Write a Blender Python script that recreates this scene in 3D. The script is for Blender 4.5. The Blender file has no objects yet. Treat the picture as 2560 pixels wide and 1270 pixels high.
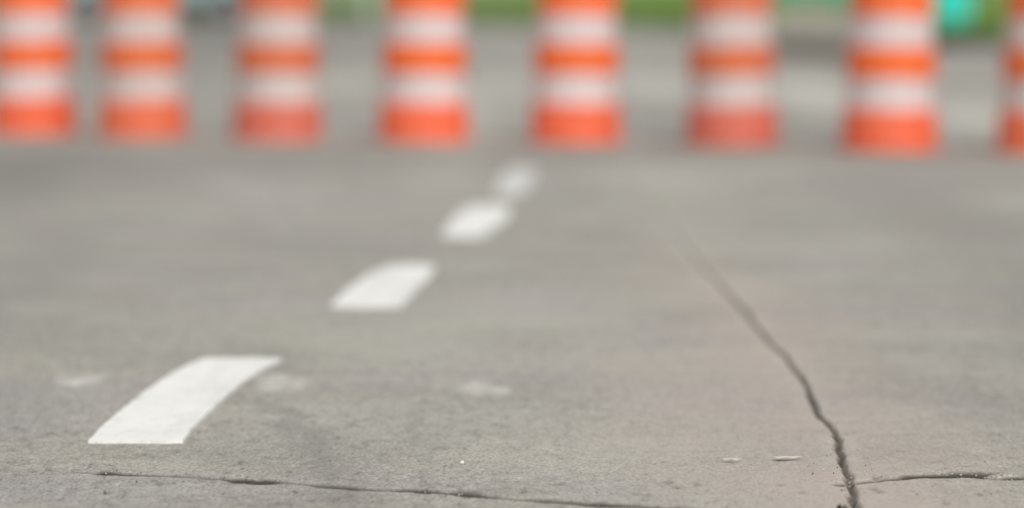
import bpy, bmesh, math, random
import numpy as np
from mathutils import Vector, Matrix
random.seed(7)
rng = np.random.default_rng(7)
R = math.radians
scene = bpy.context.scene
COL = scene.collection

# ------------------------------------------------------------------ camera
CAM_H = 1.10
LENS, SENSOR, W, H = 120.0, 36.0, 2560, 1270
FPX = LENS / SENSOR * W
HORIZON = -70.0
PITCH = math.atan((H / 2 - HORIZON) / FPX)
cd = bpy.data.cameras.new('camera'); cam = bpy.data.objects.new('camera', cd); COL.objects.link(cam)
cam.location = (0, 0, CAM_H); cam.rotation_euler = (math.pi / 2 - PITCH, 0, 0)
cd.lens = LENS; cd.sensor_width = SENSOR; cd.sensor_fit = 'HORIZONTAL'
cd.clip_start = 0.1; cd.clip_end = 4000
cd.dof.use_dof = True; cd.dof.focus_distance = 7.55; cd.dof.aperture_fstop = 1.17
scene.camera = cam

# ------------------------------------------------------------------ light
SUN_EL, SUN_AZ = 50.0, 155.0       # azimuth clockwise from +Y: behind the camera, a little to the right
w = bpy.data.worlds.new('World'); scene.world = w; w.use_nodes = True
nt = w.node_tree; nt.nodes.clear()
sky = nt.nodes.new('ShaderNodeTexSky'); sky.sky_type = 'NISHITA'; sky.sun_disc = False
sky.sun_elevation = R(SUN_EL); sky.sun_rotation = R(SUN_AZ)
sky.air_density = 1.0; sky.dust_density = 4.0; sky.ozone_density = 1.0
hs = nt.nodes.new('ShaderNodeHueSaturation'); hs.inputs['Saturation'].default_value = 0.22
bg = nt.nodes.new('ShaderNodeBackground'); bg.inputs['Strength'].default_value = 0.10
wo = nt.nodes.new('ShaderNodeOutputWorld')
nt.links.new(sky.outputs[0], hs.inputs['Color']); nt.links.new(hs.outputs[0], bg.inputs[0]); nt.links.new(bg.outputs[0], wo.inputs[0])
sd = bpy.data.lights.new('sun', 'SUN'); sun = bpy.data.objects.new('sun', sd); COL.objects.link(sun)
sd.energy = 1.3; sd.angle = R(28); sd.color = (1.0, 0.955, 0.88)
az, el = R(SUN_AZ), R(SUN_EL)
to_sun = Vector((math.sin(az) * math.cos(el), math.cos(az) * math.cos(el), math.sin(el)))
sun.rotation_euler = to_sun.to_track_quat('Z', 'Y').to_euler(); sun.location = (0, 0, 30)

scene.view_settings.view_transform = 'Standard'; scene.view_settings.look = 'None'
scene.view_settings.exposure = 0.35; scene.view_settings.gamma = 1.0
scene.render.engine = 'CYCLES'
scene.cycles.use_denoising = True
scene.cycles.max_bounces = 6

# ------------------------------------------------------------------ helpers
def G(px, py, z=0.0):
    """ground point seen at a photo pixel: used to measure where things stand"""
    u = (px - W / 2) / FPX; v = (H / 2 - py) / FPX
    dy = math.cos(PITCH) + v * math.sin(PITCH); dz = v * math.cos(PITCH) - math.sin(PITCH)
    t = (z - CAM_H) / dz
    return Vector((u * t, dy * t, z))

def lin(r, g, b):
    f = lambda c: (c / 255 / 12.92) if c / 255 <= 0.04045 else ((c / 255 + 0.055) / 1.055) ** 2.4
    return (f(r), f(g), f(b), 1)

def link_obj(name, mesh, parent=None, mats=()):
    o = bpy.data.objects.new(name, mesh); COL.objects.link(o)
    for m in mats: mesh.materials.append(m)
    if parent: o.parent = parent
    return o

def tag(o, label=None, cat=None, group=None, kind=None):
    if label: o['label'] = label
    if cat: o['category'] = cat
    if group: o['group'] = group
    if kind: o['kind'] = kind
    return o

def bm_obj(name, bm, mat, parent=None, smooth=False):
    bmesh.ops.recalc_face_normals(bm, faces=bm.faces)
    me = bpy.data.meshes.new(name); bm.to_mesh(me); bm.free()
    if smooth:
        me.polygons.foreach_set('use_smooth', [True] * len(me.polygons))
        try: me.set_sharp_from_angle(angle=R(40))
        except Exception: pass
    return link_obj(name, me, parent, [mat])

def empty(name, loc, rz=0):
    o = bpy.data.objects.new(name, None); COL.objects.link(o); o.location = loc; o.rotation_euler = (0, 0, rz)
    o.empty_display_size = 0.2
    return o

def lathe(bm, prof, seg=64, squash=None):
    rings = []
    for (r, z) in prof:
        if r < 1e-6: rings.append([bm.verts.new((0, 0, z))]); continue
        ring = []
        for i in range(seg):
            a = 2 * math.pi * i / seg; rr = r * (squash(a, z) if squash else 1)
            ring.append(bm.verts.new((rr * math.cos(a), rr * math.sin(a), z)))
        rings.append(ring)
    for a, b in zip(rings, rings[1:]):
        if len(a) == 1 and len(b) == 1: continue
        if len(a) == 1:
            for i in range(seg): bm.faces.new((a[0], b[i], b[(i + 1) % seg]))
        elif len(b) == 1:
            for i in range(seg): bm.faces.new((a[i], a[(i + 1) % seg], b[0]))
        else:
            for i in range(seg): bm.faces.new((a[i], a[(i + 1) % seg], b[(i + 1) % seg], b[i]))

def box(bm, c, s, bev=0.0, rot=None):
    r = bmesh.ops.create_cube(bm, size=1.0)
    vs = r['verts']
    bmesh.ops.scale(bm, verts=vs, vec=s)
    if bev:
        es = list({e for v in vs for e in v.link_edges})
        rb = bmesh.ops.bevel(bm, geom=es, offset=bev, segments=2, affect='EDGES', profile=0.6)
        vs = list({v for f in rb['faces'] for v in f.verts} | {v for v in vs if v.is_valid})
    if rot is not None: bmesh.ops.rotate(bm, verts=vs, cent=(0, 0, 0), matrix=rot)
    bmesh.ops.translate(bm, verts=vs, vec=c)
    return vs

def tube(bm, pts, r, seg=12):
    """round bar along a polyline"""
    pts = [Vector(p) for p in pts]; rings = []
    for i, p in enumerate(pts):
        d = (pts[min(i + 1, len(pts) - 1)] - pts[max(i - 1, 0)]).normalized()
        a = d.cross(Vector((0, 0, 1)));
        if a.length < 1e-3: a = d.cross(Vector((0, 1, 0)))
        a.normalize(); b = d.cross(a).normalized()
        rings.append([bm.verts.new(p + a * r * math.cos(2 * math.pi * k / seg) + b * r * math.sin(2 * math.pi * k / seg)) for k in range(seg)])
    for x, y in zip(rings, rings[1:]):
        for k in range(seg): bm.faces.new((x[k], x[(k + 1) % seg], y[(k + 1) % seg], y[k]))
    bm.faces.new(rings[0]); bm.faces.new(rings[-1])

class Mat:
    def __init__(s, name, rough=0.6, spec=0.5):
        s.m = bpy.data.materials.new(name); s.m.use_nodes = True; s.nt = s.m.node_tree
        s.b = s.nt.nodes['Principled BSDF']; s.b.inputs['Roughness'].default_value = rough
        s.b.inputs['Specular IOR Level'].default_value = spec
        s.tc = s.nt.nodes.new('ShaderNodeTexCoord')
    def node(s, t, **kw):
        n = s.nt.nodes.new(t)
        for k, v in kw.items(): setattr(n, k, v)
        return n
    def L(s, a, b): s.nt.links.new(a, b)
    def noise(s, scale, detail=4, rough=0.55, vec=None):
        n = s.node('ShaderNodeTexNoise'); n.inputs['Scale'].default_value = scale
        n.inputs['Detail'].default_value = detail; n.inputs['Roughness'].default_value = rough
        s.L(vec if vec else s.tc.outputs['Object'], n.inputs['Vector']); return n.outputs['Fac']
    def ramp(s, fac, stops, interp='LINEAR'):
        n = s.node('ShaderNodeValToRGB'); cr = n.color_ramp; cr.interpolation = interp
        while len(cr.elements) < len(stops): cr.elements.new(0.5)
        for e, (p, c) in zip(cr.elements, stops):
            e.position = p; e.color = c if hasattr(c, '__len__') else (c, c, c, 1)
        s.L(fac, n.inputs[0]); return n.outputs[0]
    def mix(s, fac, a, b, mode='MIX'):
        n = s.node('ShaderNodeMix', data_type='RGBA', blend_type=mode)
        if hasattr(fac, 'is_linked') or hasattr(fac, 'links'): s.L(fac, n.inputs[0])
        else: n.inputs[0].default_value = fac
        for v, i in ((a, 6), (b, 7)):
            if hasattr(v, 'links'): s.L(v, n.inputs[i])
            else: n.inputs[i].default_value = v
        return n.outputs[2]
    def math(s, op, a, b=0.0, clamp=False):
        n = s.node('ShaderNodeMath', operation=op, use_clamp=clamp)
        for v, i in ((a, 0), (b, 1)):
            if hasattr(v, 'links'): s.L(v, n.inputs[i])
            else: n.inputs[i].default_value = v
        return n.outputs[0]
    def attr(s, name):
        n = s.node('ShaderNodeAttribute'); n.attribute_name = name; return n.outputs['Fac']
    def color(s, c):
        if hasattr(c, 'links'): s.L(c, s.b.inputs['Base Color'])
        else: s.b.inputs['Base Color'].default_value = c
    def bump(s, h, strength, dist):
        n = s.node('ShaderNodeBump'); n.inputs['Strength'].default_value = strength; n.inputs['Distance'].default_value = dist
        s.L(h, n.inputs['Height']); s.L(n.outputs[0], s.b.inputs['Normal'])

def simple(name, col, rough=0.5, var=0.15, scale=6, metal=0.0):
    M = Mat(name, rough); n = M.noise(scale)
    d = tuple(c * (1 - var) for c in col[:3]) + (1,); l = tuple(min(1, c * (1 + var)) for c in col[:3]) + (1,)
    M.color(M.ramp(n, [(0.3, d), (0.7, l)])); M.b.inputs['Metallic'].default_value = metal
    return M.m

# ------------------------------------------------------------------ road material
def road_material():
    M = Mat('worn_pavement', 0.9, 0.25)
    big = M.noise(0.42, 3, 0.5); mid = M.noise(1.6, 4, 0.55); sm = M.noise(9, 5, 0.6)
    mp = M.node('ShaderNodeMapping'); mp.inputs['Location'].default_value = (31, 7, 3); M.L(M.tc.outputs['Object'], mp.inputs[0])
    hue = M.noise(1.1, 3, 0.5, mp.outputs[0])
    warm = (0.352, 0.340, 0.298, 1); grey = (0.342, 0.328, 0.306, 1); green = (0.347, 0.339, 0.302, 1)
    c = M.ramp(hue, [(0.36, grey), (0.50, warm), (0.64, green)])
    c = M.mix(1.0, c, M.ramp(big, [(0.3, 0.90), (0.7, 1.07)]), 'MULTIPLY')
    c = M.mix(1.0, c, M.ramp(mid, [(0.28, 0.93), (0.72, 1.06)]), 'MULTIPLY')
    c = M.mix(1.0, c, M.ramp(sm, [(0.3, 0.95), (0.7, 1.05)]), 'MULTIPLY')
    # aggregate: stones of a centimetre or so, pale and dark, and small pits
    mq = M.node('ShaderNodeMapping'); mq.inputs['Scale'].default_value = (1.0, 0.42, 1.0); M.L(M.tc.outputs['Object'], mq.inputs[0])
    g1 = M.noise(42, 5, 0.7, mq.outputs[0]); g2 = M.noise(130, 3, 0.6, mq.outputs[0])
    c = M.mix(1.0, c, M.ramp(g1, [(0.32, 0.50), (0.43, 0.94), (0.58, 1.06), (0.72, 1.34)]), 'MULTIPLY')
    c = M.mix(1.0, c, M.ramp(M.noise(19, 4, 0.65, mq.outputs[0]), [(0.34, 0.86), (0.46, 1.0), (0.66, 1.08)]), 'MULTIPLY')
    c = M.mix(1.0, c, M.ramp(g2, [(0.3, 0.66), (0.5, 1.0), (0.7, 1.3)]), 'MULTIPLY')
    # stains, darker side zones, painted drum and van shadow, rust-pink dust near the crack, crack lips painted as if lit, paint traces (attributes with their own shapes)
    c = M.mix(M.math('MULTIPLY', M.attr('stain_shade'), 0.78, True), c, (0.158, 0.153, 0.142, 1))
    c = M.mix(M.math('MULTIPLY', M.attr('pale'), 0.75, True), c, (0.58, 0.575, 0.51, 1))
    c = M.mix(M.math('MULTIPLY', M.attr('rust'), M.ramp(mid, [(0.35, 0.55), (0.6, 1.0)]), True), c, (0.455, 0.388, 0.345, 1))
    paintn = M.ramp(M.noise(14, 5, 0.7), [(0.38, 0.0), (0.6, 1.0)])
    c = M.mix(M.math('MULTIPLY', M.attr('paint'), paintn, True), c, (0.72, 0.71, 0.66, 1))
    c = M.mix(M.math('MULTIPLY', M.attr('dirt'), 0.95, True), c, (0.050, 0.040, 0.030, 1))
    M.color(c)
    h = M.math('ADD', M.math('MULTIPLY', g1, 0.7), M.math('MULTIPLY', g2, 0.3))
    M.bump(h, 0.7, 0.009)
    return M.m

# ------------------------------------------------------------------ road sheet with real cracks
CRACK = [(1560, 440, .3), (1605, 480, .5), (1655, 535, .6), (1700, 596, .7), (1750, 657, .8), (1800, 712, .85), (1850, 768, 1.2), (1885, 805, 1.15), (1920, 850, .9), (1955, 886, .9), (2000, 940, 1),
         (2028, 988, 1.05), (2052, 1040, 1.1), (2078, 1070, 1.0), (2090, 1105, 1.1), (2106, 1150, 1.1), (2116, 1200, 1.25), (2128, 1240, 1.25), (2146, 1276, 1.2), (2190, 1340, 1.2)]
SEAM = [(100, 1174, .1), (230, 1182, .5), (262, 1183, 1.7), (300, 1184, 1.8), (345, 1187, 1.6), (400, 1190, .8), (480, 1193, .6), (560, 1196, .8), (615, 1202, 1.3), (660, 1206, 1.5), (720, 1208, .8), (830, 1214, .9), (900, 1221, 1.0),
        (990, 1223, .8), (1045, 1224, 1.2), (1080, 1229, 1.6), (1110, 1231, .9), (1150, 1231, 1.7), (1180, 1236, 1.2), (1240, 1242, .9), (1330, 1248, .9), (1430, 1254, .9), (1530, 1260, 1.1), (1640, 1266, 1.0), (1720, 1272, 1), (1850, 1284, 1), (2000, 1300, 1)]
SEAM2 = [(2112, 1211, 1.0), (2180, 1203, .9), (2260, 1196, .9), (2290, 1190, 1.8), (2330, 1188, 2.4), (2380, 1188, 2.3), (2430, 1189, 2.2), (2455, 1195, .8), (2500, 1198, .8), (2525, 1196, 1.2), (2600, 1196, 1), (2750, 1200, 1)]
def poly_dist(X, Y, line):
    best = np.full(X.shape, 1e9); wid = np.ones(X.shape); side = np.zeros(X.shape)
    P = [(G(a, b), c) for a, b, c in line]
    for (p, w0), (q, w1) in zip(P, P[1:]):
        dx, dy = q.x - p.x, q.y - p.y; l2 = dx * dx + dy * dy
        t = np.clip(((X - p.x) * dx + (Y - p.y) * dy) / l2, 0, 1)
        d = np.hypot(X - p.x - t * dx, Y - p.y - t * dy)
        m = d < best
        best = np.where(m, d, best); wid = np.where(m, w0 + (w1 - w0) * t, wid)
        side = np.where(m, np.sign(dx * (Y - p.y) - dy * (X - p.x)), side)
    return best, wid, side

def smooth_noise(X, Y, sc, seed):
    r = np.random.default_rng(seed); n = 64; T = r.random((n, n))
    x = X * sc; y = Y * sc; xi = np.floor(x).astype(int); yi = np.floor(y).astype(int)
    fx = x - xi; fy = y - yi; fx = fx * fx * (3 - 2 * fx); fy = fy * fy * (3 - 2 * fy)
    g = lambda a, b: T[a % n, b % n]
    return (g(xi, yi) * (1 - fx) + g(xi + 1, yi) * fx) * (1 - fy) + (g(xi, yi + 1) * (1 - fx) + g(xi + 1, yi + 1) * fx) * fy

def grow(a, b, s0, k):
    out = []; v = a; s = s0
    while v < b: out.append(v); v += s; s *= k
    return out
def build_road():
    xr = list(np.arange(-1.30, 0.56, 0.009)) + list(np.arange(0.56, 1.08, 0.0045)) + list(np.arange(1.08, 1.34, 0.009)) + grow(1.34, 900, 0.02, 1.16) + [900]
    xl = [-x for x in grow(1.31, 900, 0.02, 1.16) + [900]][::-1]
    xs = np.array(sorted(set(xl + xr)))
    ys = np.array([-40, -15, -5, 0, 3, 5, 6, 6.4] + list(np.arange(6.55, 8.1, 0.0065)) + grow(8.1, 14.5, 0.012, 1.004) + grow(15.2, 2500, 0.15, 1.07) + [2500])
    ys = np.unique(ys)
    X, Y = np.meshgrid(xs, ys)
    # ragged edges: wobble the coordinates the cracks are measured in
    wx = (smooth_noise(X, Y, 16, 1) - .5) * .007 + (smooth_noise(X, Y, 60, 2) - .5) * .003 + (smooth_noise(X, Y, 5, 12) - .5) * .014
    wy = (smooth_noise(X, Y, 11, 3) - .5) * .034 + (smooth_noise(X, Y, 38, 4) - .5) * .026
    Z = np.zeros(X.shape); dirt = np.zeros(X.shape); rust = np.zeros(X.shape); pale = np.zeros(X.shape)
    d, w0, sd_ = poly_dist(X + wx, Y, CRACK)
    hw = 0.0085 * w0 * (1 + np.clip((Y - 9) / 6, 0, 1) * .6) * (0.7 + 0.5 * smooth_noise(X, Y, 8, 50))
    prof = np.clip(1.25 - d / hw, 0, 1)
    Z -= 0.013 * prof * np.clip((13 - Y) / 4.5, 0.25, 1); dirt = np.maximum(dirt, np.clip(prof * 1.0, 0, 1))
    fade = np.clip((18.5 - Y) / 5.0, 0, 1)
    dirt *= np.clip((16.5 - Y) / 5.0, 0.45, 1) * (0.75 + 0.25 * smooth_noise(X, Y, 12, 40))
    pale = np.maximum(pale, 0.5 * np.exp(-((d - 0.028) / 0.02) ** 2) * fade * smooth_noise(X, Y, 9, 41))  # crack lips lightened in the colour, as raised edges catching light
    nb = smooth_noise(X, Y, 2.2, 5)
    rust = np.maximum(rust, np.exp(-(d / (0.20 + 0.22 * nb)) ** 2) * np.clip((15.5 - Y) / 5.0, 0, 1) * 0.72)
    rx = np.exp(-(((X - 0.50) / 0.33) ** 2 + ((Y - 8.4) / 2.2) ** 2)); rust = np.maximum(rust, 0.62 * rx * np.clip(nb * 1.6, 0, 1))
    for line, s in ((SEAM, 1.0), (SEAM2, 0.95)):
        d, w0, sd_ = poly_dist(X, Y + wy * 0.6, line)
        hw = 0.021 * w0 * s * (0.35 + 1.3 * smooth_noise(X, Y, 13, 6))
        hw = np.maximum(hw, 0.013); prof = np.clip(1.4 - d / hw, 0, 1)
        Z = np.minimum(Z, -0.005 * prof); dirt = np.maximum(dirt, np.clip(prof * 0.95 * np.minimum(w0, 1.15), 0, 1))
        lift = np.clip((Y - 6.5), 0, 1) * 0.0025 * np.exp(-d / 0.12) * (sd_ > 0)
        Z += lift * (prof <= 0)
        pale = np.maximum(pale, 0.3 * smooth_noise(X, Y, 14, 42) * np.exp(-((d - 0.06) / 0.03) ** 2) * (sd_ > 0))  # far lip of the seam also painted lighter, as if lit
    # hidden unevenness
    near = np.clip((20 - Y) / 10, 0, 1)
    Z += (smooth_noise(X, Y, 1.7, 8) - .5) * 0.004 * near + (smooth_noise(X, Y, 12, 9) - .5) * 0.0015 * near
    paint = np.zeros(X.shape)
    for (px, py, hwpx, hhpx, a) in ((205, 947, 50, 14, .85), (160, 942, 30, 9, .4), (690, 958, 38, 20, .8), (742, 962, 26, 14, .7), (1190, 970, 36, 17, .8), (1245, 976, 34, 12, .6), (455, 735, 40, 12, .1)):
        c = G(px, py); e = G(px + hwpx, py); f = G(px, py - hhpx)
        q = ((X - c.x) / (e.x - c.x)) ** 2 + ((Y - c.y) / (f.y - c.y)) ** 2
        paint = np.maximum(paint, a * np.exp(-q ** 1.5))
    stain_shade = np.zeros(X.shape)  # stains, darker road sides, and shadow painted at drums and van
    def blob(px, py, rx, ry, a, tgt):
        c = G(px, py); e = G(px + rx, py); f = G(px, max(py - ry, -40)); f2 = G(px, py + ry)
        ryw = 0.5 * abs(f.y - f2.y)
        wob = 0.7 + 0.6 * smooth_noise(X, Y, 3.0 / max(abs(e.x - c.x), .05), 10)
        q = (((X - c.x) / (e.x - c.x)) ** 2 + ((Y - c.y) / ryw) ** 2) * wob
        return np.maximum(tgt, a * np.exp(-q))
    for b in ((0, 425, 420, 90, .85), (560, 85, 560, 60, .95), (350, 150, 420, 60, .42), (0, 700, 250, 200, .40), (640, 388, 460, 30, .55), (1500, 388, 560, 26, .48),  # blobs at drum feet and around the van paint shadow into the road
              (2560, 640, 300, 260, .42), (1850, 310, 420, 40, .42), (2300, 395, 420, 34, .45), (2400, 140, 300, 40, .3), (300, 740, 160, 40, .2),  # includes the contact shadow painted under the right-hand drums
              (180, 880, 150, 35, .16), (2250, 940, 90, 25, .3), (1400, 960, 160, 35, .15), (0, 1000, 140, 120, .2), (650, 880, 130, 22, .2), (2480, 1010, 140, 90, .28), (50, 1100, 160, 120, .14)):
        stain_shade = blob(*b, stain_shade)
    sm_d, sm_w, _ = poly_dist(X + (smooth_noise(X, Y, 7, 20) - .5) * .06, Y, [(648, 1000, .3), (700, 1020, .8), (760, 1080, 1.0), (815, 1150, 1.2), (850, 1210, 1.2), (880, 1290, 1.1)])
    stain_shade = np.maximum(stain_shade, 0.55 * np.exp(-(sm_d / (0.055 * sm_w)) ** 2) * (0.55 + 0.6 * smooth_noise(X, Y, 30, 21)))
    jd, jw, _ = poly_dist(X, Y + (smooth_noise(X, Y, 6, 22) - .5) * .03, [(-60, 872, .6), (380, 884, 1), (700, 884, 1.0), (705, 930, 1), (1100, 934, .8), (1700, 938, .6), (1900, 940, .1)])
    stain_shade = np.maximum(stain_shade, 0.40 * np.clip(1.4 - jd / 0.035, 0, 1) * jw)
    # mottling of the old surface
    mot = smooth_noise(X, Y, 2.6, 30) * .5 + smooth_noise(X, Y, 6.1, 31) * .3 + smooth_noise(X, Y, 13, 32) * .2
    stain_shade = np.maximum(stain_shade, np.clip((mot - .54) * 1.5, 0, .20))
    pale = np.maximum(pale, np.clip((.38 - mot) * 1.2, 0, .18))
    for b in ((1100, 830, 420, 90, .30), (1500, 1150, 420, 110, .22), (1650, 450, 120, 40, .3), (2550, 505, 120, 18, .35), (1180, 260, 60, 80, .5),
              (2040, 233, 170, 34, 1.0), (2450, 292, 170, 34, .85), (1640, 212, 170, 26, .7), (1250, 215, 120, 30, .5), (860, 205, 130, 22, .6), (430, 1165, 90, 16, .25)):
        pale = blob(*b, pale)
    # small dark pits
    for _ in range(34):
        px, py = rng.uniform(40, 2500), rng.uniform(1195, 1265)
        if abs(py - (1180 + (px - 230) * .062)) < 10: continue
        c = G(px, py); q = ((X - c.x) / .009) ** 2 + ((Y - c.y) / .022) ** 2
        dirt = np.maximum(dirt, rng.uniform(.25, .6) * np.exp(-q)); Z -= 0.004 * np.exp(-q)
    nx, ny = len(xs), len(ys)
    co = np.stack([X, Y, Z], -1).reshape(-1, 3).astype(np.float32)
    i = np.arange(nx - 1)[None, :] + (np.arange(ny - 1) * nx)[:, None]
    quads = np.stack([i, i + 1, i + 1 + nx, i + nx], -1).reshape(-1, 4)
    me = bpy.data.meshes.new('road')
    me.vertices.add(len(co)); me.vertices.foreach_set('co', co.ravel())
    me.loops.add(quads.size); me.loops.foreach_set('vertex_index', quads.ravel().astype(np.int32))
    me.polygons.add(len(quads)); me.polygons.foreach_set('loop_start', (np.arange(len(quads)) * 4).astype(np.int32))
    me.polygons.foreach_set('use_smooth', np.ones(len(quads), bool))
    me.update(calc_edges=True)
    for n, A in (('dirt', dirt), ('rust', rust), ('pale', pale), ('paint', paint), ('stain_shade', stain_shade)):
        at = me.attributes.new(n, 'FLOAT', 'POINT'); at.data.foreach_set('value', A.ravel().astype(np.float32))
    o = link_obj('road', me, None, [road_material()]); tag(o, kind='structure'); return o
road = build_road()

# ------------------------------------------------------------------ painted dashes
def marking_material(k):
    M = Mat('thermoplastic_marking', 0.6, 0.4)
    a = M.noise(5, 5, .6); b = M.noise(60, 4, .7)
    c = M.ramp(a, [(0.3, (0.77 * k, 0.775 * k, 0.74 * k, 1)), (0.7, (0.86 * k, 0.865 * k, 0.83 * k, 1))])
    c = M.mix(1.0, c, M.ramp(b, [(0.30, 0.80), (0.42, 1.0)]), 'MULTIPLY')
    c = M.mix(1.0, c, M.ramp(M.noise(18, 6, .7), [(0.32, 0.84), (0.46, 1.0)]), 'MULTIPLY')
    t = M.node('ShaderNodeMapping'); t.inputs['Scale'].default_value = (6, .5, 1); M.L(M.tc.outputs['Object'], t.inputs[0])
    c = M.mix(1.0, c, M.ramp(M.noise(1.6, 4, .6, t.outputs[0]), [(0.34, 0.90), (0.5, 1.0)]), 'MULTIPLY')
    M.color(c); M.bump(b, 0.3, 0.003); return M.m
mark_m = marking_material(1.0); worn_mark_m = marking_material(0.78)
DASHES = [
    [(222, 1108), (300, 1109), (380, 1109), (457, 1109), (476, 1080), (520, 1036), (562, 996), (620, 950), (660, 925), (703, 903), (640, 900), (580, 900), (518, 900), (476, 914), (420, 945), (365, 982), (300, 1034), (255, 1072)],
    [(826, 768), (900, 770), (1005, 769), (1022, 748), (1045, 722), (1075, 694), (1086, 669), (1040, 666), (975, 668), (925, 688), (868, 728)],
    [(1106, 592), (1160, 593), (1205, 591), (1244, 566), (1270, 544), (1274, 520), (1230, 516), (1184, 518), (1150, 534), (1125, 560)],
    [(1236, 488), (1270, 489), (1302, 487), (1326, 462), (1343, 428), (1310, 424), (1272, 426), (1250, 452)],
]
for pts in DASHES:
    P = [G(*p) for p in pts]; out = []
    for i, p in enumerate(P):          # slightly uneven edge
        q = P[(i + 1) % len(P)]; n = max(2, int((q - p).length / 0.03))
        for k in range(n):
            r = p.lerp(q, k / n); out.append((r.x + random.uniform(-.0025, .0025), r.y + random.uniform(-.009, .009)))
    bm = bmesh.new()
    top = [bm.verts.new((x, y, 0.0075)) for x, y in out]; bot = [bm.verts.new((x, y, -0.004)) for x, y in out]
    f = bm.faces.new(top)
    for i in range(len(top)):
        j = (i + 1) % len(top); bm.faces.new((bot[i], bot[j], top[j], top[i]))
    bmesh.ops.triangulate(bm, faces=[f])
    o = bm_obj('road_marking', bm, worn_mark_m if pts is DASHES[3] else mark_m); tag(o, kind='structure')

# ------------------------------------------------------------------ traffic drums
def plastic(name, c, dust):
    M = Mat(name, 0.42, 0.5)
    n = M.noise(7, 5, .6); c2 = tuple(x * .88 for x in c[:3]) + (1,)
    col = M.ramp(n, [(0.3, c2), (0.7, c)])
    scuff = M.ramp(M.noise(16, 6, .7), [(0.52, 0.0), (0.70, 1.0)])
    col = M.mix(M.math('MULTIPLY', scuff, dust), col, (0.42, 0.33, 0.28, 1))
    M.color(col); M.bump(n, .15, .003); return M.m
def sheeting(name, c, dirt):
    M = Mat(name, 0.38, 0.5)
    v = M.node('ShaderNodeTexVoronoi'); v.feature = 'DISTANCE_TO_EDGE'; v.inputs['Scale'].default_value = 160; M.L(M.tc.outputs['Object'], v.inputs['Vector'])
    cell = M.ramp(v.outputs['Distance'], [(0.0, 0.84), (0.05, 1.0)])
    col = M.mix(1.0, cell, c, 'MULTIPLY')
    n = M.ramp(M.noise(5, 6, .65), [(0.42, 0.0), (0.72, 1.0)])
    col = M.mix(M.math('MULTIPLY', n, dirt), col, (0.30, 0.26, 0.23, 1))
    M.color(col); return M.m
# tone: plastic, orange sheeting, white sheeting
TONES = {
    'vivid': (plastic('vivid_orange_plastic', (0.92, 0.150, 0.060, 1), .22), sheeting('vivid_orange_sheeting', (0.95, 0.165, 0.022, 1), .10), sheeting('clean_white_sheeting', (0.75, 0.63, 0.62, 1), .2)),
    'worn': (plastic('worn_orange_plastic', (0.84, 0.165, 0.070, 1), .45), sheeting('worn_orange_sheeting', (0.82, 0.165, 0.032, 1), .25), sheeting('worn_white_sheeting', (0.68, 0.575, 0.55, 1), .3)),
    'faded': (plastic('faded_red_orange_plastic', (0.70, 0.150, 0.095, 1), .6), sheeting('faded_orange_sheeting', (0.74, 0.165, 0.045, 1), .35), sheeting('dull_white_sheeting', (0.66, 0.575, 0.55, 1), .3)),
}
def make_drum(tone):
    pm, om, wm = TONES[tone]
    root = empty('traffic_drum', (0, 0, 0))
    bm = bmesh.new()
    lathe(bm, [(0, .03), (.245, .03), (.255, .0), (.283, .0), (.288, .012), (.288, .030), (.280, .042)])
    bm_obj('base', bm, pm, root, True)
    bm = bmesh.new()
    prof = [(.276, .040), (.275, .070), (.272, .228), (.270, .240), (.262, .245), (.252, .250), (.248, .448), (.252, .451), (.262, .455), (.264, .461), (.260, .467), (.2565, .474),
            (.2535, .606), (.255, .612), (.258, .618), (.257, .624), (.248, .630), (.240, .634), (.236, .827), (.238, .829), (.246, .832), (.247, .837), (.242, .845), (.239, .852),
            (.2335, .975), (.236, .980), (.240, .986), (.238, .994), (.222, 1.006), (.200, 1.020), (.165, 1.030), (.08, 1.034), (0, 1.035)]
    def sq(a, z): return 1 + 0.004 * math.cos(2 * a + z * 3)
    lathe(bm, prof, 72, sq)
    bm_obj('body', bm, pm, root, True)
    def band(r0, z0, r1, z1, m):
        b = bmesh.new()
        lathe(b, [(r0 - .004, z0), (r0 + .0022, z0 + .0006), (r1 + .0022, z1 - .0006), (r1 - .004, z1)], 72, sq)
        bm_obj('reflective_band', b, m, root, True)
    band(.2520, .251, .2481, .447, wm)
    band(.2564, .476, .2537, .604, om)
    band(.2399, .635, .2361, .826, wm)
    band(.2388, .854, .2337, .973, om)
    bm = bmesh.new()      # moulded grab handle on the lid
    tube(bm, [(-.07, 0, 1.028), (-.07, 0, 1.075), (-.055, 0, 1.094), (0, 0, 1.100), (.055, 0, 1.094), (.07, 0, 1.075), (.07, 0, 1.028)], .013)
    box(bm, (-.07, 0, 1.036), (.05, .06, .012), .003); box(bm, (.07, 0, 1.036), (.05, .06, .012), .003)
    bm_obj('handle', bm, pm, root, True)
    return root
def copy_tree(o, parent=None):
    c = o.copy(); COL.objects.link(c)
    if parent: c.parent = parent
    for ch in list(o.children): copy_tree(ch, c)
    return c
DRUMS = [  # px of the centre, py of the foot, tone, label
    (84, 337, 'vivid', 'orange and white traffic drum cut by the left edge of the photo'),
    (358, 345, 'worn', 'orange and white traffic drum in front of the pale blue van, second from the left'),
    (692, 353, 'faded', 'dull orange and greyish white traffic drum, third from the left, between van and thin post'),
    (1058, 356, 'vivid', 'orange and white traffic drum left of the farthest lane dash, fourth from the left'),
    (1438, 360, 'vivid', 'bright orange and white traffic drum just right of the farthest lane dash'),
    (1830, 368, 'faded', 'faded reddish orange and grey white traffic drum, third from the right'),
    (2222, 380, 'vivid', 'bright orange and white traffic drum between the teal bench and turquoise bin'),
    (2612, 386, 'worn', 'orange and white traffic drum cut by the right edge of the photo'),
]
protos = {}
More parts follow.
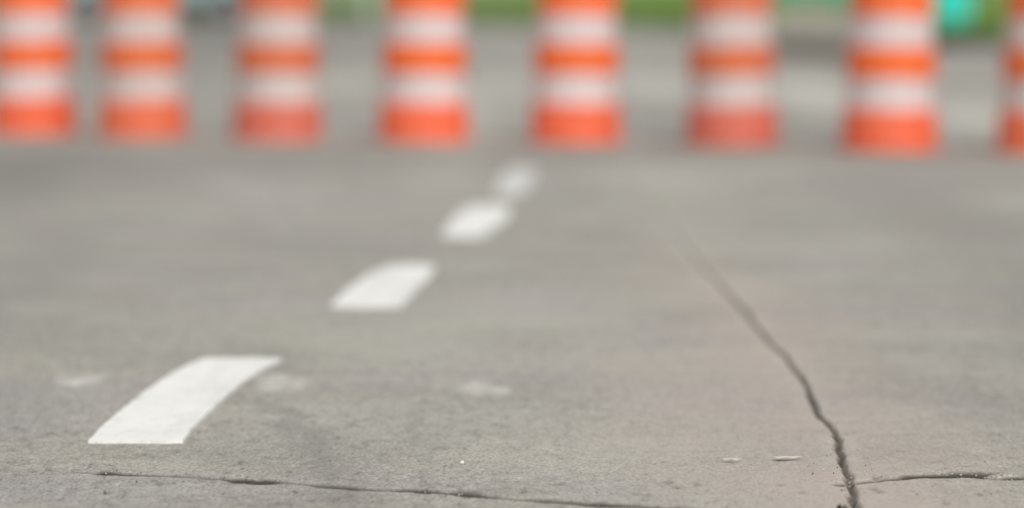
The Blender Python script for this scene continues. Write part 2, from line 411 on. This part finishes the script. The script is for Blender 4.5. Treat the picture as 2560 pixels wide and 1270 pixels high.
for i, (px, py, tone, label) in enumerate(DRUMS):
    g = G(px, py)
    if tone not in protos: o = make_drum(tone); protos[tone] = o
    else: o = copy_tree(protos[tone])
    o.location = (g.x * (1 + .28 / g.y), g.y + .28, 0.001)
    o.rotation_euler = (R(random.uniform(-.9, .9)), R(random.uniform(-1.2, 1.2)), random.uniform(0, 6.28))
    o.scale = (1.07, 1.07, 1)
    tag(o, label, 'traffic drum', 'traffic drums lined up across the road')

# ------------------------------------------------------------------ far kerb, verge and grass
def ground_line(pts): return [G(a, b) for a, b in pts]
KL = ground_line([(-400, 42), (0, 46), (520, 50), (880, 58), (1250, 68), (1640, 80), (2050, 108), (2300, 114), (2560, 122), (2900, 132)])
def ribbon_solid(bm, line, off0, off1, z0, z1):
    """solid strip between two sideways offsets of a line, from z0 to z1"""
    P = []
    for i, p in enumerate(line):
        t = (line[min(i + 1, len(line) - 1)] - line[max(i - 1, 0)]); t.z = 0; t.normalize(); n = Vector((-t.y, t.x, 0))
        P.append((p + n * off0, p + n * off1))
    rows = [[bm.verts.new((a.x, a.y, z0)), bm.verts.new((a.x, a.y, z1)), bm.verts.new((b.x, b.y, z1)), bm.verts.new((b.x, b.y, z0))] for a, b in P]
    for r, s in zip(rows, rows[1:]):
        for k in range(4): bm.faces.new((r[k], r[(k + 1) % 4], s[(k + 1) % 4], s[k]))
    bm.faces.new(rows[0]); bm.faces.new(rows[-1][::-1])
def subdiv(line, n=8):
    out = []
    for p, q in zip(line, line[1:]):
        for k in range(n): out.append(p.lerp(q, k / n))
    return out + [line[-1]]
KS = subdiv(KL)
conc = simple('kerb_concrete', (0.34, 0.33, 0.30, 1), .9, .15, 2)
bm = bmesh.new(); ribbon_solid(bm, KS, 0.0, 0.16, -0.05, 0.15); o = bm_obj('kerb', bm, conc); tag(o, kind='structure')
def grass_mat():
    M = Mat('grass', 0.9, 0.2); a = M.noise(0.5, 4, .6); b = M.noise(7, 4, .6)
    c = M.ramp(a, [(0.3, (0.10, 0.18, 0.035, 1)), (0.5, (0.15, 0.26, 0.045, 1)), (0.72, (0.21, 0.26, 0.08, 1))])
    M.color(M.mix(1.0, c, M.ramp(b, [(.3, .7), (.7, 1.2)]), 'MULTIPLY')); return M.m
gm = grass_mat()
bm = bmesh.new()
far = [KS[0] + Vector((-900, 300, 0))]
rows = []
for i, p in enumerate(KS):
    t = (KS[min(i + 1, len(KS) - 1)] - KS[max(i - 1, 0)]); t.normalize(); n = Vector((-t.y, t.x, 0))
    r = []
    for d in (0.157, .8, 2, 5, 10, 20, 45, 100, 300, 1500):
        q = p + n * 0.157 + Vector((n.x * .3, 1, 0)).normalized() * (d - .157)
        z = 0.152 + min(d, 30) * 0.002 + (0.05 * math.sin(q.x * .9 + q.y * .35) if d > 1 else 0) * min(1, d / 10)
        r.append(bm.verts.new((q.x, q.y, z)))
    rows.append(r)
for r, s in zip(rows, rows[1:]):
    for k in range(len(r) - 1): bm.faces.new((r[k], r[k + 1], s[k + 1], s[k]))
lawn = bm_obj('ground', bm, gm, None, True); tag(lawn, kind='structure')
# grass blades on the verge
vs, fs = [], []
NB = 26000
for _ in range(NB):
    k = random.randrange(len(KS) - 1); p = KS[k].lerp(KS[k + 1], random.random())
    t = (KS[k + 1] - KS[k]).normalized(); n = Vector((-t.y, t.x, 0)); d = random.uniform(.2, 1) ** 1.5 * 26
    q = p + n * .2 + Vector((0, 1, 0)) * d
    if abs(q.x / q.y) > .17 or .070 < q.x / q.y < .103: continue
    z = 0.15 + min(d, 30) * .002
    a = random.uniform(0, 6.28); hgt = random.uniform(.05, .14); wd = random.uniform(.02, .05)
    i = len(vs); ca, sa = math.cos(a) * wd, math.sin(a) * wd; lx, ly = random.uniform(-.04, .04), random.uniform(-.04, .04)
    vs += [(q.x - ca, q.y - sa, z - .03), (q.x + ca, q.y + sa, z - .03), (q.x + lx + ca * .3, q.y + ly + sa * .3, z + hgt), (q.x + lx - ca * .3, q.y + ly - sa * .3, z + hgt)]
    fs.append((i, i + 1, i + 2, i + 3))
me = bpy.data.meshes.new('grass'); me.from_pydata(vs, [], fs)
go = link_obj('grass', me, None, [gm]); tag(go, 'short green roadside grass growing on the verge behind the kerb', 'grass', kind='stuff')
# bare concrete pad behind the kerb, below the bench
dirtm = simple('footpath_concrete', (0.30, 0.275, 0.225, 1), .95, .2, 1.5)
bm = bmesh.new()
PA = [G(1905, 97.5, .2), G(1930, 70, .2), G(1950, 45, .2), G(1975, 24, .2)]; PB = [G(2140, 109.5, .2), G(2140, 76, .2), G(2130, 46, .2), G(2120, 22, .2)]
T_ = [(bm.verts.new((a.x, a.y + .2, .24)), bm.verts.new((b.x, b.y + .2, .24)), bm.verts.new((b.x, b.y + .2, .05)), bm.verts.new((a.x, a.y + .2, .05))) for a, b in zip(PA, PB)]
for r, q in zip(T_, T_[1:]):
    for k in range(4): bm.faces.new((r[k], r[(k + 1) % 4], q[(k + 1) % 4], q[k]))
bm.faces.new(T_[0]); bm.faces.new(T_[-1])
o = bm_obj('footpath', bm, dirtm); tag(o, kind='structure')
# kerb inlets of the storm drain
dark = simple('inlet_iron_shade', (0.02, 0.02, 0.019, 1), .9, .2)
iron = simple('cast_iron', (0.07, 0.068, 0.062, 1), .7, .25)
def inlet(px0, px1, py0, py1, label):
    a, b = G(px0, py0), G(px1, py1); c = (a + b) / 2; d = b - a; L = d.length
    root = empty('storm_drain', (c.x, c.y, 0), math.atan2(d.y, d.x))
    bm = bmesh.new(); box(bm, (0, -.05, .168), (L + .1, .14, .03), .006); bm_obj('cover', bm, iron, root)
    bm = bmesh.new(); box(bm, (0, -.02, .077), (L, .035, .150), .003); bm_obj('throat_shade', bm, dark, root)  # solid near-black block; the opening's shade is put into its colour
    for s in (-1, 1):
        bm = bmesh.new(); box(bm, (s * (L / 2 + .025), -.05, .0765), (.046, .13, .152), .004); bm_obj('side_frame', bm, iron, root)
    bm = bmesh.new()
    for k in range(9): box(bm, (-L / 2 + L * (k + .5) / 9, -.32, .012), (L / 9 * .45, .42, .014), .002)
    box(bm, (0, -.535, .012), (L, .03, .016), .002); box(bm, (0, -.105, .012), (L, .03, .016), .002)
    bm_obj('grate', bm, dark, root)
    tag(root, label, 'storm drain', 'storm drain inlets in the far kerb')
inlet(1985, 2125, 103.8, 110, 'dark storm drain inlet in the kerb below the teal bench')
inlet(2330, 2500, 115, 119.5, 'dark storm drain inlet in the kerb below the turquoise bin')

# ------------------------------------------------------------------ turquoise wheeled bin
teal = simple('turquoise_plastic', (0.035, 0.78, 0.66, 1), .4, .06)
tealp = simple('teal_paint', (0.03, 0.38, 0.33, 1), .45, .12)
rub = simple('black_rubber', (0.02, 0.02, 0.02, 1), .8, .2)
def wheel_bin(loc, rz):
    root = empty('wheeled_bin', loc, rz)
    bm = bmesh.new()
    r = []
    for (sx, sy, z, oy) in ((.27, .25, .07, 0), (.29, .275, .35, .01), (.33, .33, .95, .03), (.355, .35, .955, .03), (.355, .35, 1.0, .03)):
        ring = []
        for (cx, cy) in ((-1, -1), (1, -1), (1, 1), (-1, 1)):
            for t in range(5):
                a = math.atan2(cy, cx) - math.pi / 4 + t * math.pi / 8
                ring.append(bm.verts.new((cx * (sx - .05) + .05 * math.cos(a), cy * (sy - .05) + oy + .05 * math.sin(a), z)))
        r.append(ring)
    n = len(r[0])
    for a, b in zip(r, r[1:]):
        for k in range(n): bm.faces.new((a[k], a[(k + 1) % n], b[(k + 1) % n], b[k]))
    bm.faces.new(r[0]); bm.faces.new(r[-1])
    bm_obj('body', bm, teal, root, True)
    bm = bmesh.new(); box(bm, (0, .02, 1.035), (.74, .74, .05), .02); box(bm, (0, .02, 1.07), (.6, .56, .04), .018); bm_obj('lid', bm, teal, root, True)
    bm = bmesh.new(); tube(bm, [(-.27, .33, .98), (-.27, .45, 1.0), (.27, .45, 1.0), (.27, .33, .98)], .016); bm_obj('handle', bm, teal, root, True)
    bm = bmesh.new(); tube(bm, [(-.36, .27, .1), (.36, .27, .1)], .012); bm_obj('axle', bm, iron, root)
    for s in (-1, 1):
        bm = bmesh.new(); lathe(bm, [(0, -.025), (.06, -.025), (.09, -.022), (.1, -.012), (.1, .012), (.09, .022), (.06, .025), (0, .025)], 32)
        bmesh.ops.rotate(bm, verts=bm.verts, cent=(0, 0, 0), matrix=Matrix.Rotation(math.pi / 2, 3, 'Y')); bmesh.ops.translate(bm, verts=bm.verts, vec=(s * .33, .27, .1))
        bm_obj('wheel', bm, rub, root, True)
    return root
g = G(2372, 66, .2)
tag(wheel_bin((g.x, g.y, .20), R(8)), 'turquoise plastic wheeled bin on the grass, right of the bright seventh drum', 'bin')

# ------------------------------------------------------------------ teal bench
def bench(loc, rz):
    root = empty('park_bench', loc, rz)
    pale = simple('pale_metal', (0.34, 0.46, 0.40, 1), .5, .1)
    for s, m in ((-1, pale), (1, tealp)):
        bm = bmesh.new()
        tube(bm, [(s * .62, -.22, 0), (s * .62, -.20, .42)], .035); tube(bm, [(s * .62, .22, 0), (s * .62, .20, .42), (s * .62, .30, .88)], .035)
        tube(bm, [(s * .62, -.20, .41), (s * .62, .20, .41)], .03); tube(bm, [(s * .62, -.20, .42), (s * .62, -.22, .62), (s * .62, .25, .64)], .022)
        bm_obj('leg_frame', bm, m, root, True)
    bm = bmesh.new()
    for k in range(5): box(bm, (0, -.19 + k * .095, .455), (1.5, .08, .035), .008)
    bm_obj('seat', bm, tealp, root, True)
    bm = bmesh.new()
    for k in range(4):
        z = .56 + k * .1; box(bm, (0, .20 + (z - .45) * .22, z), (1.5, .03, .08), .008)
    bm_obj('backrest', bm, tealp, root, True)
    return root
g = G(2030, 47, .25)
tag(bench((g.x, g.y, .22), R(-3)), 'teal slatted park bench on the far verge, between the sixth and seventh drums', 'bench')

# ------------------------------------------------------------------ thin post
g = G(926, 36, .2); root = empty('marker_post', (g.x, g.y, .18))
pw = simple('post_white', (0.50, 0.56, 0.47, 1), .5, .1)
bm = bmesh.new(); lathe(bm, [(0, -.1), (.11, -.1), (.11, .9), (.10, .98), (.06, 1.02), (0, 1.03)], 32); bm_obj('shaft', bm, pw, root, True)
bm = bmesh.new(); lathe(bm, [(.10, .70), (.115, .70), (.115, .82), (.10, .82)], 32); bm_obj('reflector_band', bm, simple('post_reflector', (.5, .1, .05, 1), .4), root, True)
tag(root, 'short pale round post on the verge left of the fourth drum', 'post')

# ------------------------------------------------------------------ pale blue van
def van(loc, rz):
    root = empty('parked_van', loc, rz)
    paint = simple('pale_blue_paint', (0.40, 0.53, 0.56, 1), .3, .03); glass = simple('tinted_glass', (0.03, 0.04, 0.045, 1), .08, .05)
    trim = simple('black_trim', (0.03, 0.03, 0.03, 1), .6, .1); rimm = simple('alloy', (.45, .45, .46, 1), .35, .05, metal=.8)
    WB0, WB1 = -1.90, 1.28         # wheel centres along x
    pts = [(-2.42, .42)]
    def arch(cx, r=.40, z0=.30):
        a0 = math.acos(0); out = []
        for k in range(13):
            a = math.pi - math.pi * k / 12; out.append((cx + r * math.cos(a), z0 + .06 + r * math.sin(a)))
        return out
    pts = [(-2.40, .36)] + arch(WB0) + arch(WB1) + [(2.42, .36), (2.50, .55), (2.50, 1.30), (2.42, 2.02), (2.25, 2.14), (-.95, 2.14), (-1.25, 2.06), (-1.85, 1.28), (-2.40, 1.08), (-2.50, .80), (-2.50, .48)]
    bm = bmesh.new(); Wd = .95
    def tumble(z): return Wd - max(0, z - 1.15) * .12
    A = [bm.verts.new((x, -tumble(z), z)) for x, z in pts]; B = [bm.verts.new((x, tumble(z), z)) for x, z in pts]
    fa = bm.faces.new(A); fb = bm.faces.new(B[::-1]); n = len(A)
    for k in range(n): bm.faces.new((A[k], A[(k + 1) % n], B[(k + 1) % n], B[k]))
    bmesh.ops.bevel(bm, geom=list(fa.edges) + list(fb.edges), offset=.035, segments=2, affect='EDGES')
    bmesh.ops.triangulate(bm, faces=[f for f in bm.faces if len(f.verts) > 4])
    body = bm_obj('body', bm, paint, root)
    for cx in (WB0, WB1):
        for s in (-1, 1):
            wr = empty('wheel', (cx, s * .84, .33)); wr.parent = root
            rot = Matrix.Rotation(math.pi / 2, 3, 'X')
            bm = bmesh.new(); lathe(bm, [(.20, -.1), (.30, -.11), (.33, -.085), (.335, 0), (.33, .085), (.30, .11), (.20, .1)], 40); bmesh.ops.rotate(bm, verts=bm.verts, cent=(0, 0, 0), matrix=rot); bm_obj('tyre', bm, rub, wr, True)
            bm = bmesh.new(); lathe(bm, [(0, -.07), (.07, -.08), (.18, -.05), (.215, -.098), (.215, .098), (.18, .05), (.07, .08), (0, .07)], 40); bmesh.ops.rotate(bm, verts=bm.verts, cent=(0, 0, 0), matrix=rot); bm_obj('rim', bm, rimm, wr, True)
    for s in (-1, 1):
        for (x0, x1, x2, x3) in ((-1.62, -.55, -.55, -1.12), (-.45, .75, .75, -.45), (.85, 2.2, 2.15, .85)):
            bm = bmesh.new(); q = [(x0, 1.30), (x1, 1.30), (x2, 1.92), (x3, 1.92)]
            a = [bm.verts.new((x, s * (tumble(z) + .008), z)) for x, z in q]; b = [bm.verts.new((x, s * (tumble(z) - .02), z)) for x, z in q]
            bm.faces.new(a); bm.faces.new(b[::-1])
            for k in range(4): bm.faces.new((a[k], a[(k + 1) % 4], b[(k + 1) % 4], b[k]))
            bm_obj('window', bm, glass, root)
        bm = bmesh.new(); box(bm, (-2.44, s * .70, .86), (.12, .3, .2), .03); bm_obj('headlight', bm, simple('lamp_glass', (.7, .7, .7, 1), .15), root)
        bm = bmesh.new(); box(bm, (2.49, s * .80, 1.15), (.06, .16, .5), .02); bm_obj('tail_light', bm, simple('tail_glass', (.4, .02, .02, 1), .2), root)
        bm = bmesh.new(); box(bm, (-.32, s * .955, .43), (2.3, .03, .15), .01); bm_obj('sill', bm, trim, root)
        bm = bmesh.new(); box(bm, (-.70, s * .965, 1.12), (.18, .03, .035), .008); bm_obj('door_handle', bm, trim, root)
    bm = bmesh.new(); v = [bm.verts.new(c) for c in ((-1.865, -.80, 1.32), (-1.865, .80, 1.32), (-1.335, .76, 2.01), (-1.335, -.76, 2.01))]
    f = bm.faces.new(v); bmesh.ops.solidify(bm, geom=[f], thickness=.03); bm_obj('windscreen', bm, glass, root)
    for x, nm in ((-2.49, 'front_bumper'), (2.49, 'rear_bumper')):
        bm = bmesh.new(); box(bm, (x, 0, .50), (.14, 1.86, .24), .04); bm_obj(nm, bm, trim, root, True)
    bm = bmesh.new(); box(bm, (-.3, 0, .34), (4.0, 1.3, .12), .02); bm_obj('chassis', bm, trim, root)
    return root
g = G(425, 52)
van_o = van((g.x + .0, g.y + 1.0, 0), R(-1.5))
tag(van_o, 'pale blue van parked by the far kerb behind the second and third drums', 'van')

# ------------------------------------------------------------------ small things in the foreground
scrapm = simple('dry_leaf', (0.62, 0.58, 0.48, 1), .7, .12, 30)
def scrap(px, py, lw, lh, label, rz):
    g = G(px, py); bm = bmesh.new(); bmesh.ops.create_icosphere(bm, subdivisions=3, radius=1)
    for v in bm.verts:
        a = math.atan2(v.co.y, v.co.x); k = 1 + .2 * math.sin(3 * a + 1) + .12 * math.sin(7 * a) + .05 * math.sin(15 * a)
        curl = .0012 * v.co.y * math.sin(5 * a)
        v.co = Vector((v.co.x * lw * k, v.co.y * lh * k, v.co.z * .0016 + curl))
    o = bm_obj('dry_leaf', bm, scrapm, None, True); o.location = (g.x, g.y, .0065); o.rotation_euler = (0, 0, rz)
    tag(o, label, 'dry leaf', 'dry leaves on the pavement')
scrap(1965, 1150, .030, .011, 'larger cream dry leaf lying left of the curved crack', .1)
scrap(1828, 1155, .020, .007, 'smaller pale dry leaf, farther left of the curved crack', -.1)
def stone(px, py, r, label, col):
    g = G(px, py); bm = bmesh.new(); bmesh.ops.create_icosphere(bm, subdivisions=3, radius=r)
    for v in bm.verts: v.co *= 1 + .25 * (math.sin(v.co.x / r * 3 + 1) * math.cos(v.co.y / r * 2.3)) ; v.co.z *= .7
    o = bm_obj('pebble', bm, col, None, True); o.location = (g.x, g.y, r * .55); tag(o, label, 'pebble', 'pebbles on the pavement')
pb = simple('white_stone', (0.72, 0.69, 0.62, 1), .7, .1, 60); pg = simple('grey_stone', (0.16, 0.15, 0.13, 1), .8, .2, 60)
stone(1155, 1160, .0055, 'tiny white pebble just above the long horizontal crack, right of centre', pb)
stone(262, 1232, .004, 'tiny dark pebble just below the left end of the long crack', pg)
# weed growing from the crack at the lower edge
g = G(2106, 1274); root_bm = bmesh.new(); wm = simple('weed_green', (0.035, 0.05, 0.025, 1), .7, .3, 40)
for k in range(18):
    a = random.uniform(0, 6.28); l = random.uniform(.008, .022); x, y = random.gauss(0, .009), random.gauss(0, .02)
    dx, dy = math.cos(a), math.sin(a); w_ = .0022
    p = [(x - dy * w_, y + dx * w_, -.006), (x + dy * w_, y - dx * w_, -.006), (x + dx * l * .4 + dy * w_, y + dy * l * .4 - dx * w_, l * .45), (x + dx * l * .4 - dy * w_, y + dy * l * .4 + dx * w_, l * .45), (x + dx * l, y + dy * l, l * .6)]
    v = [root_bm.verts.new(c) for c in p]; root_bm.faces.new(v[:4]); root_bm.faces.new((v[3], v[2], v[4]))
o = bm_obj('weed', root_bm, wm); o.location = (g.x, g.y, 0); tag(o, 'small dark green weed sprouting beside the curved crack at the lower edge', 'weed')

# loose grit gathered along the near cracks
def grit():
    vs, fs = [], []
    for _ in range(380):
        line = random.choice((SEAM, SEAM, SEAM2, CRACK[12:]))
        k = random.randrange(len(line) - 1); t = random.random()
        p = G(line[k][0], line[k][1]).lerp(G(line[k + 1][0], line[k + 1][1]), t)
        sp = .05 if random.random() < .7 else .3
        x, y = p.x + random.gauss(0, .03), p.y + random.gauss(.01, sp)
        rr = random.uniform(.001, .0026) * (1 if random.random() < .95 else 1.4); i = len(vs)
        q = [(1, 0, 0), (0, 1, 0), (-1, 0, 0), (0, -1, 0), (0, 0, .8), (0, 0, -.8)]
        vs += [(x + a * rr * random.uniform(.6, 1.2), y + b * rr * random.uniform(.6, 1.2), .0025 + c * rr) for a, b, c in q]
        fs += [(i, i + 1, i + 4), (i + 1, i + 2, i + 4), (i + 2, i + 3, i + 4), (i + 3, i, i + 4), (i + 1, i, i + 5), (i + 2, i + 1, i + 5), (i + 3, i + 2, i + 5), (i, i + 3, i + 5)]
    me = bpy.data.meshes.new('grit'); me.from_pydata(vs, [], fs)
    M = Mat('grit_stone', .85); v = M.node('ShaderNodeTexNoise'); v.inputs['Scale'].default_value = 60; M.L(M.tc.outputs['Object'], v.inputs['Vector'])
    M.color(M.ramp(v.outputs['Fac'], [(.4, (.14, .13, .11, 1)), (.5, (.40, .38, .33, 1)), (.6, (.62, .60, .53, 1))]))
    o = link_obj('grit', me, None, [M.m]); tag(o, 'fine loose grit scattered along the near pavement cracks', 'grit', kind='stuff')
grit()
